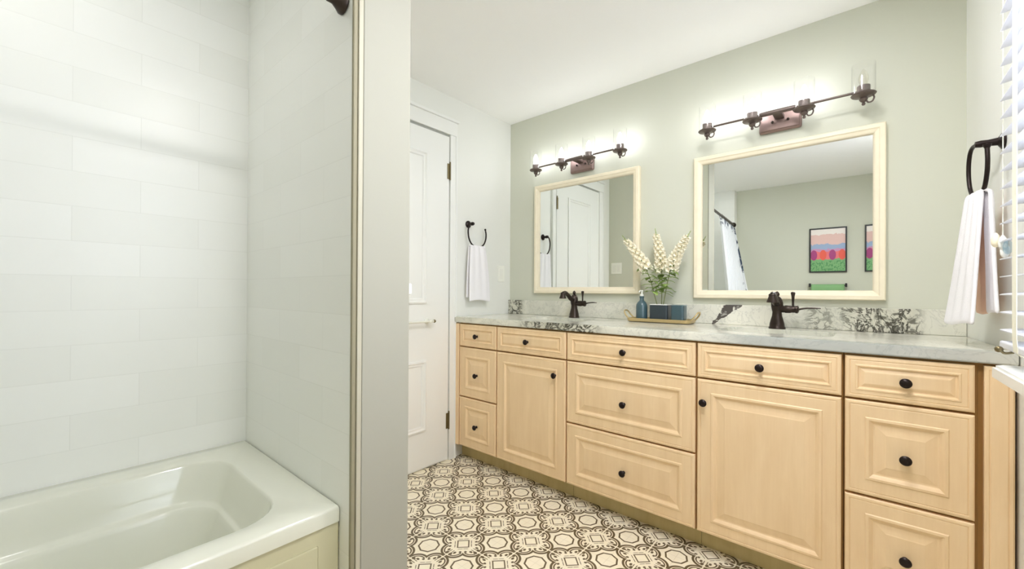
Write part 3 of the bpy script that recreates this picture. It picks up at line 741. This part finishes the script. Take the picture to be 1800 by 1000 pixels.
def spike(base, mid, tip, label, seed):
    rnd = random.Random(seed)
    t = thing('flower_spike', label, 'flower', base, 'white flower spikes in the navy vase')
    path = catmull([base, mid, tip], 12)
    bm = BM(); tube(bm, [base, mid, tip], [.0022, .002, .001], 6, 12); obj('stem', bm, 'stem', t, True)
    fl = BM(); n = len(path); s0 = int(n*.46)
    tot = 92
    for i in range(tot):
        f = i/(tot-1); q = s0+f*(n-1-s0); j = min(int(q), n-2); p = path[j].lerp(path[j+1], q-j); d = (path[j+1]-path[j]).normalized()
        a = i*2.399; s = d.cross(Vector((0, 1, 0))).normalized(); u = s.cross(d)
        out = s*math.cos(a)+u*math.sin(a)
        r = .026*(1-f)**.65+.005
        if f > .87: continue
        c = p+out*r*.8; sz = .0125*(1-.5*f)*rnd.uniform(.85, 1.15)
        rot = (out*.9-d*.35).to_track_quat('Z', 'Y').to_matrix().to_4x4()
        # small bell: five lobed cup
        m_ = Matrix.Translation(c) @ rot
        rings = []
        for rr, h in ((.25, -.6), (.6, -.1), (.65, .5), (1.05, 1.0)):
            rings.append([fl.verts.new(m_ @ Vector((sz*rr*(1+(.22 if rr > 1 else 0)*math.cos(5*w))*math.cos(w), sz*rr*(1+(.22 if rr > 1 else 0)*math.cos(5*w))*math.sin(w), sz*h))) for w in [2*PI*k/10 for k in range(10)]])
        for A, B in zip(rings, rings[1:]):
            for k in range(10): fl.faces.new((A[k], A[(k+1) % 10], B[(k+1) % 10], B[k]))
        fl.faces.new(rings[0])
    obj('blossoms', fl, 'petal', t, 'all')
    bd = BM()
    for i in range(16):
        f = .78+.22*i/15; q = s0+f*(n-1-s0); j = min(int(q), n-2); p = path[j].lerp(path[j+1], q-j); d = (path[j+1]-path[j]).normalized()
        a = i*2.399; s = d.cross(Vector((0, 1, 0))).normalized(); u = s.cross(d); out = s*math.cos(a)+u*math.sin(a)
        sphere(bd, p+out*(.0045*(1-f)*4+.0008), .0034*(1.5-f), (1, 1, 1.6), 6, 5, (out+d*1.5).to_track_quat('Z', 'Y').to_matrix().to_4x4())
    obj('buds', bd, 'bud', t, 'all', label='green closed buds at the tip')
    # leaves whorled under the blossoms
    lf = BM()
    for i in range(18):
        f = .22+.30*i/17; q = f*(n-1); j = min(int(q), n-2); p = path[j]; d = (path[j+1]-path[j]).normalized()
        a = i*2.2+seed; out = Vector((math.cos(a), math.sin(a)*.5, rnd.uniform(-.1, .45))).normalized()
        L = rnd.uniform(.035, .060); wd = L*.34; side = out.cross(Vector((0, 0, 1))).normalized()
        prev = None; rows = []
        for k in range(6):
            g = k/5; c = p+out*L*g+Vector((0, 0, -.5*L*g*g*rnd.uniform(.7, 1.1))); ww = wd*math.sin(PI*min(1, .08+g*.92))**.8+.0004
            rows.append([lf.verts.new(c-side*ww), lf.verts.new(c+Vector((0, 0, -.002))), lf.verts.new(c+side*ww)])
        for A, B in zip(rows, rows[1:]):
            for k in range(2): lf.faces.new((A[k], A[k+1], B[k+1], B[k]))
    o = obj('leaves', lf, 'leaf', t, 'all'); md = o.modifiers.new('thickness', 'SOLIDIFY'); md.thickness = .0008
VB = TB+.062
spike((-.872, 2.262, VB), (-.945, 2.255, 1.235), (-1.080, 2.245, 1.425), 'white flower spike leaning left toward the small mirror', 3)
spike((-.862, 2.280, VB), (-.868, 2.292, 1.235), (-.908, 2.300, 1.455), 'upright white flower spike in the middle of the vase', 11)
spike((-.852, 2.264, VB), (-.800, 2.258, 1.235), (-.700, 2.250, 1.418), 'white flower spike leaning right toward the large mirror', 23)

# ------------------------------------------------------------------ bathtub
def tub():
    t = thing('bathtub', 'white alcove bathtub with sculpted inner ledge', 'bathtub', (-1.55, -.17, 0))
    bm = BM(); y0, y1 = YA+.002, YT-.002
    xi, xo = XT+.001, XTF
    def ring(xa, xb, ya, yb, r, z): return rrect(xa, xb, ya, yb, r, z, 8)
    L = [ring(xi, xo, y0, y1, .004, ZR-.045), ring(xi, xo, y0, y1, .004, ZR-.008), ring(xi+.002, xo-.003, y0+.002, y1-.002, .006, ZR-.002), ring(xi+.006, xo-.008, y0+.006, y1-.006, .008, ZR),
         ring(-1.832, -1.222, -.80, .478, .13, ZR), ring(-1.827, -1.227, -.795, .473, .125, ZR-.003), ring(-1.823, -1.231, -.79, .469, .12, ZR-.010),
         ring(-1.800, -1.243, -.78, .445, .12, ZR-.075), ring(-1.792, -1.247, -.775, .432, .12, ZR-.112), ring(-1.786, -1.250, -.77, .427, .12, ZR-.119), ring(-1.768, -1.253, -.766, .420, .12, ZR-.120), ring(-1.762, -1.255, -.764, .416, .12, ZR-.124), ring(-1.757, -1.258, -.76, .411, .12, ZR-.138),
         ring(-1.700, -1.300, -.72, .315, .12, .14), ring(-1.665, -1.325, -.69, .270, .11, .095), ring(-1.60, -1.38, -.64, .22, .09, .085)]
    loops(bm, L, True)
    obj('basin', bm, 'acryl', t, 'all')
    bm = BM(); box(bm, xo-.016, xo-.006, y0, y1, .004, ZR-.040, .003)
    box(bm, xo-.007, xo-.002, y0+.06, y1-.06, .05, ZR-.09, .004)
    obj('apron', bm, 'apron', t)
    bm = BM(); lathe(bm, [(.028, .0855), (.028, .088), (.02, .090), (.002, .090)], (-1.48, .1, 0)); obj('drain', bm, 'nickel', t, True, label='pale drain')
tub()
# shower rod + curtain
t = thing('shower_rod', 'dark bronze shower curtain rod spanning the tub opening', 'shower rod', (-1.18, -.17, 1.91))
bm = BM(); ra, rb = Vector((-1.148, YT-.002, 1.925)), Vector((-1.262, YA+.004, 1.935))
tube(bm, [ra, rb], .0125, 14, smoothpath=False); obj('rod', bm, 'bronze', t, True)
for p_, s in ((ra, 1), (rb, -1)):
    bm = BM(); lathe(bm, [(.032, 0), (.032, -.006*s), (.024, -.016*s), (.016, -.030*s), (.016, -.045*s)], p_, 'Y', 24); obj('flange', bm, 'bronze', t, True)
def curtain():
    bm = BM(); uvl = bm.loops.layers.uv.new('UVMap'); nu, nv = 120, 26; g = []
    for j in range(nv):
        v = j/(nv-1); row = []
        for i in range(nu):
            u = i/(nu-1)
            y = -.895+.80*(u**.9); yy = y
            k = (yy-ra.y)/(rb.y-ra.y); x = ra.x+(rb.x-ra.x)*k
            sp = (1-v)
            amp = .020+.012*sp
            x = x*(1-min(1, sp*1.7))+min(1, sp*1.7)*(-1.065-.05*u) if sp < .588 else -1.065-.05*u
            x += amp*math.sin(u*2*PI*9+.6*math.sin(v*3))+.004
            z = .10+(1.905-.10)*v-.012*abs(math.sin(u*PI*9))*v
            y += .015*math.sin(u*2*PI*9+1.3)-.03*sp*u
            row.append((bm.verts.new((x, max(y, YA+.01), z)), u, v))
        g.append(row)
    for a, b in zip(g, g[1:]):
        for i in range(nu-1):
            q = (a[i], a[i+1], b[i+1], b[i]); f = bm.faces.new([w_[0] for w_ in q])
            for lp, w_ in zip(f.loops, q): lp[uvl].uv = (w_[1], w_[2])
    o = obj('shower_curtain', bm, 'curtain', None, 'all'); setp(o, 'white shower curtain with dark botanical edge gathered at the tub end', 'shower curtain')
    md = o.modifiers.new('thickness', 'SOLIDIFY'); md.thickness = .002
    for i in range(9):
        y = -.88+.76*i/8; k = (y-ra.y)/(rb.y-ra.y); c = ra.lerp(rb, k); c.y = y
        b = BM(); tube(b, [c+Vector((.019*math.cos(a), 0, -.006+.022*math.sin(a))) for a in [2*PI*q/12 for q in range(13)]], .0015, 6, 2)
        obj('curtain_ring', b, 'bronze', o, True)
curtain()

# ------------------------------------------------------------------ pictures and towel bar on the wall behind the camera
def picture(x0, x1, z0, z1, label):
    y = YW
    t = thing('framed_picture', label, 'picture', ((x0+x1)/2, y, z0), 'black framed tulip prints')
    bm = BM(); f = .014
    prof = [(0, y+.0005), (0, y+.018), (.002, y+.020), (f-.002, y+.020), (f, y+.016), (f, y+.0005)]
    loops(bm, [[(x0+i, yy, z0+i), (x1-i, yy, z0+i), (x1-i, yy, z1-i), (x0+i, yy, z1-i)] for i, yy in prof], False); obj('frame', bm, 'black', t)
    bm = BM(); uvl = bm.loops.layers.uv.new('UVMap')
    box(bm, x0+f-.001, x1-f+.001, y+.004, y+.010, z0+f-.001, z1-f+.001)
    for fc in bm.faces:
        for lp in fc.loops: lp[uvl].uv = ((x1-lp.vert.co.x)/(x1-x0), (lp.vert.co.z-z0)/(z1-z0))
    obj('print', bm, 'print', t)
s = (2*DB-YW)/6.094
picture(-.500, -.164, 1.328, 1.828, 'tulip print in a black frame, wholly visible in the right mirror')
picture(-.017, .300, 1.328, 1.828, 'tulip print cut off by the right edge of the mirror')
t = thing('green_towel_bar', 'black towel bar on the far wall, reflected at the mirror bottom', 'towel bar', (-.33, YW, 1.17))
bm = BM(); tube(bm, [(-.495, YW+.05, 1.182), (-.165, YW+.05, 1.182)], .006, 10, smoothpath=False); obj('bar', bm, 'black', t, True)
for x in (-.492, -.170):
    bm = BM(); box(bm, x-.009, x+.009, YW+.0005, YW+.062, 1.165, 1.205, .003); obj('post', bm, 'black', t)
bm = BM(); L = []
for z, xo in ((.75, .066), (1.15, .064), (1.182, .061), (1.192, .05), (1.182, .039), (1.15, .036), (.80, .034)):
    L.append((z, xo))
R = [[bm.verts.new((x, YW+o_+.003*math.sin(x*60), z)) for x in [-.478+.294*i/14 for i in range(15)]] for z, o_ in L]
for a, b in zip(R, R[1:]):
    for i in range(14): bm.faces.new((a[i], a[i+1], b[i+1], b[i]))
o = obj('bath_towel', bm, 'greentowel', None, 'all'); setp(o, 'green towel on the black bar below the framed tulip print', 'towel'); md = o.modifiers.new('thickness', 'SOLIDIFY'); md.thickness = .006; md.offset = 0

# ------------------------------------------------------------------ window blind
def blind():
    t = thing('window_blind', 'white horizontal slat blind with cloth tapes over the window', 'window blind', (.28, .9, .96))
    ye, ys = 1.600, .18
    xc = .281; tilt = math.radians(4)
    z = 1.008; first = None; k = 0
    while z < 2.13:
        if first is None:
            bm = BM()
            pts = []
            for i in range(7):
                q = -1+2*i/6; pts.append((xc+q*.0255, z+.0025*(1-q*q)+q*.0255*math.tan(tilt)))
            L = []
            for y in (ye, ys):
                L.append([(x, y, zz+.0013) for x, zz in pts]+[(x, y, zz-.0013) for x, zz in reversed(pts)])
            loops(bm, L, True, True)
            first = obj('slat', bm, 'slat', t, origin=(xc, (ye+ys)/2, z))
        else:
            c = first.copy(); COL.objects.link(c); c.parent = t; c.location = first.location+Vector((0, 0, .0445*k))
        z += .0445; k += 1
    bm = BM(); box(bm, xc-.026, xc+.026, ys, ye, .962, .980, .004); obj('bottom_rail', bm, 'slat', t)
    bm = BM(); box(bm, xc-.03, xc+.03, ys, ye, 2.14, 2.19, .004); obj('headrail', bm, 'slat', t)
    for yc in (1.445, .9, .35):
        for dx in (-.0275,):
            bm = BM(); 
            pth = [(xc+dx, 2.14), (xc+dx, 1.0), (xc+dx+.002, .966), (xc+dx+.012, .956), (xc, .9535)]
            R = [[bm.verts.new((x, yc+s_, zz)) for s_ in (-.0185, .0185)] for x, zz in pth]
            for a, b in zip(R, R[1:]): bm.faces.new((a[0], a[1], b[1], b[0]))
            o = obj('ladder_tape', bm, 'tape', t); md = o.modifiers.new('thickness', 'SOLIDIFY'); md.thickness = .0012
    # rear cords
    bm = BM(); tube(bm, [(xc+.02, 1.545, 2.14), (xc+.02, 1.545, .98)], .0011, 6, smoothpath=False); obj('ladder_cord', bm, 'tape', t)
    bm = BM(); tube(bm, [(.262, 1.607, 2.13), (.262, 1.607, 1.24)], .0013, 6, smoothpath=False); cdo = obj('lift_cord', bm, 'tape', t)
    for dx, dy, dz, mm in ((0, 0, 0, 'rubber'), (-.010, .012, .008, 'mframe'), (.006, -.014, -.012, 'cupglass'), (.004, .004, -.020, 'rubber')):
        bm = BM(); lathe(bm, [(.002, .024), (.006, .018), (.009, .008), (.0085, -.004), (.005, -.011), (.001, -.013)], (.262+dx, 1.607+dy, 1.222+dz), n=14); obj('cord_tassel', bm, mm, cdo, True)
    bm = BM(); tube(bm, [(xc-.020, 1.50, .960), (xc-.034, 1.495, .958), (xc-.042, 1.49, .965)], .003, 8); sphere(bm, (xc-.044, 1.49, .967), .0075); obj('hold_down_clip', bm, 'hinge', t, True, label='brass hold-down clip')
blind()
# daylight entering through the window opening
ld = bpy.data.lights.new('window_daylight', 'AREA'); ld.shape = 'RECTANGLE'; ld.size = 1.15; ld.size_y = 1.15; ld.energy = WINDOW; ld.color = (.86, .92, 1)
lo_ = bpy.data.objects.new('window_daylight', ld); COL.objects.link(lo_); lo_.location = (wallx(.87)+.22, .87, 1.5); lo_.rotation_euler = (0, PI/2, 0)
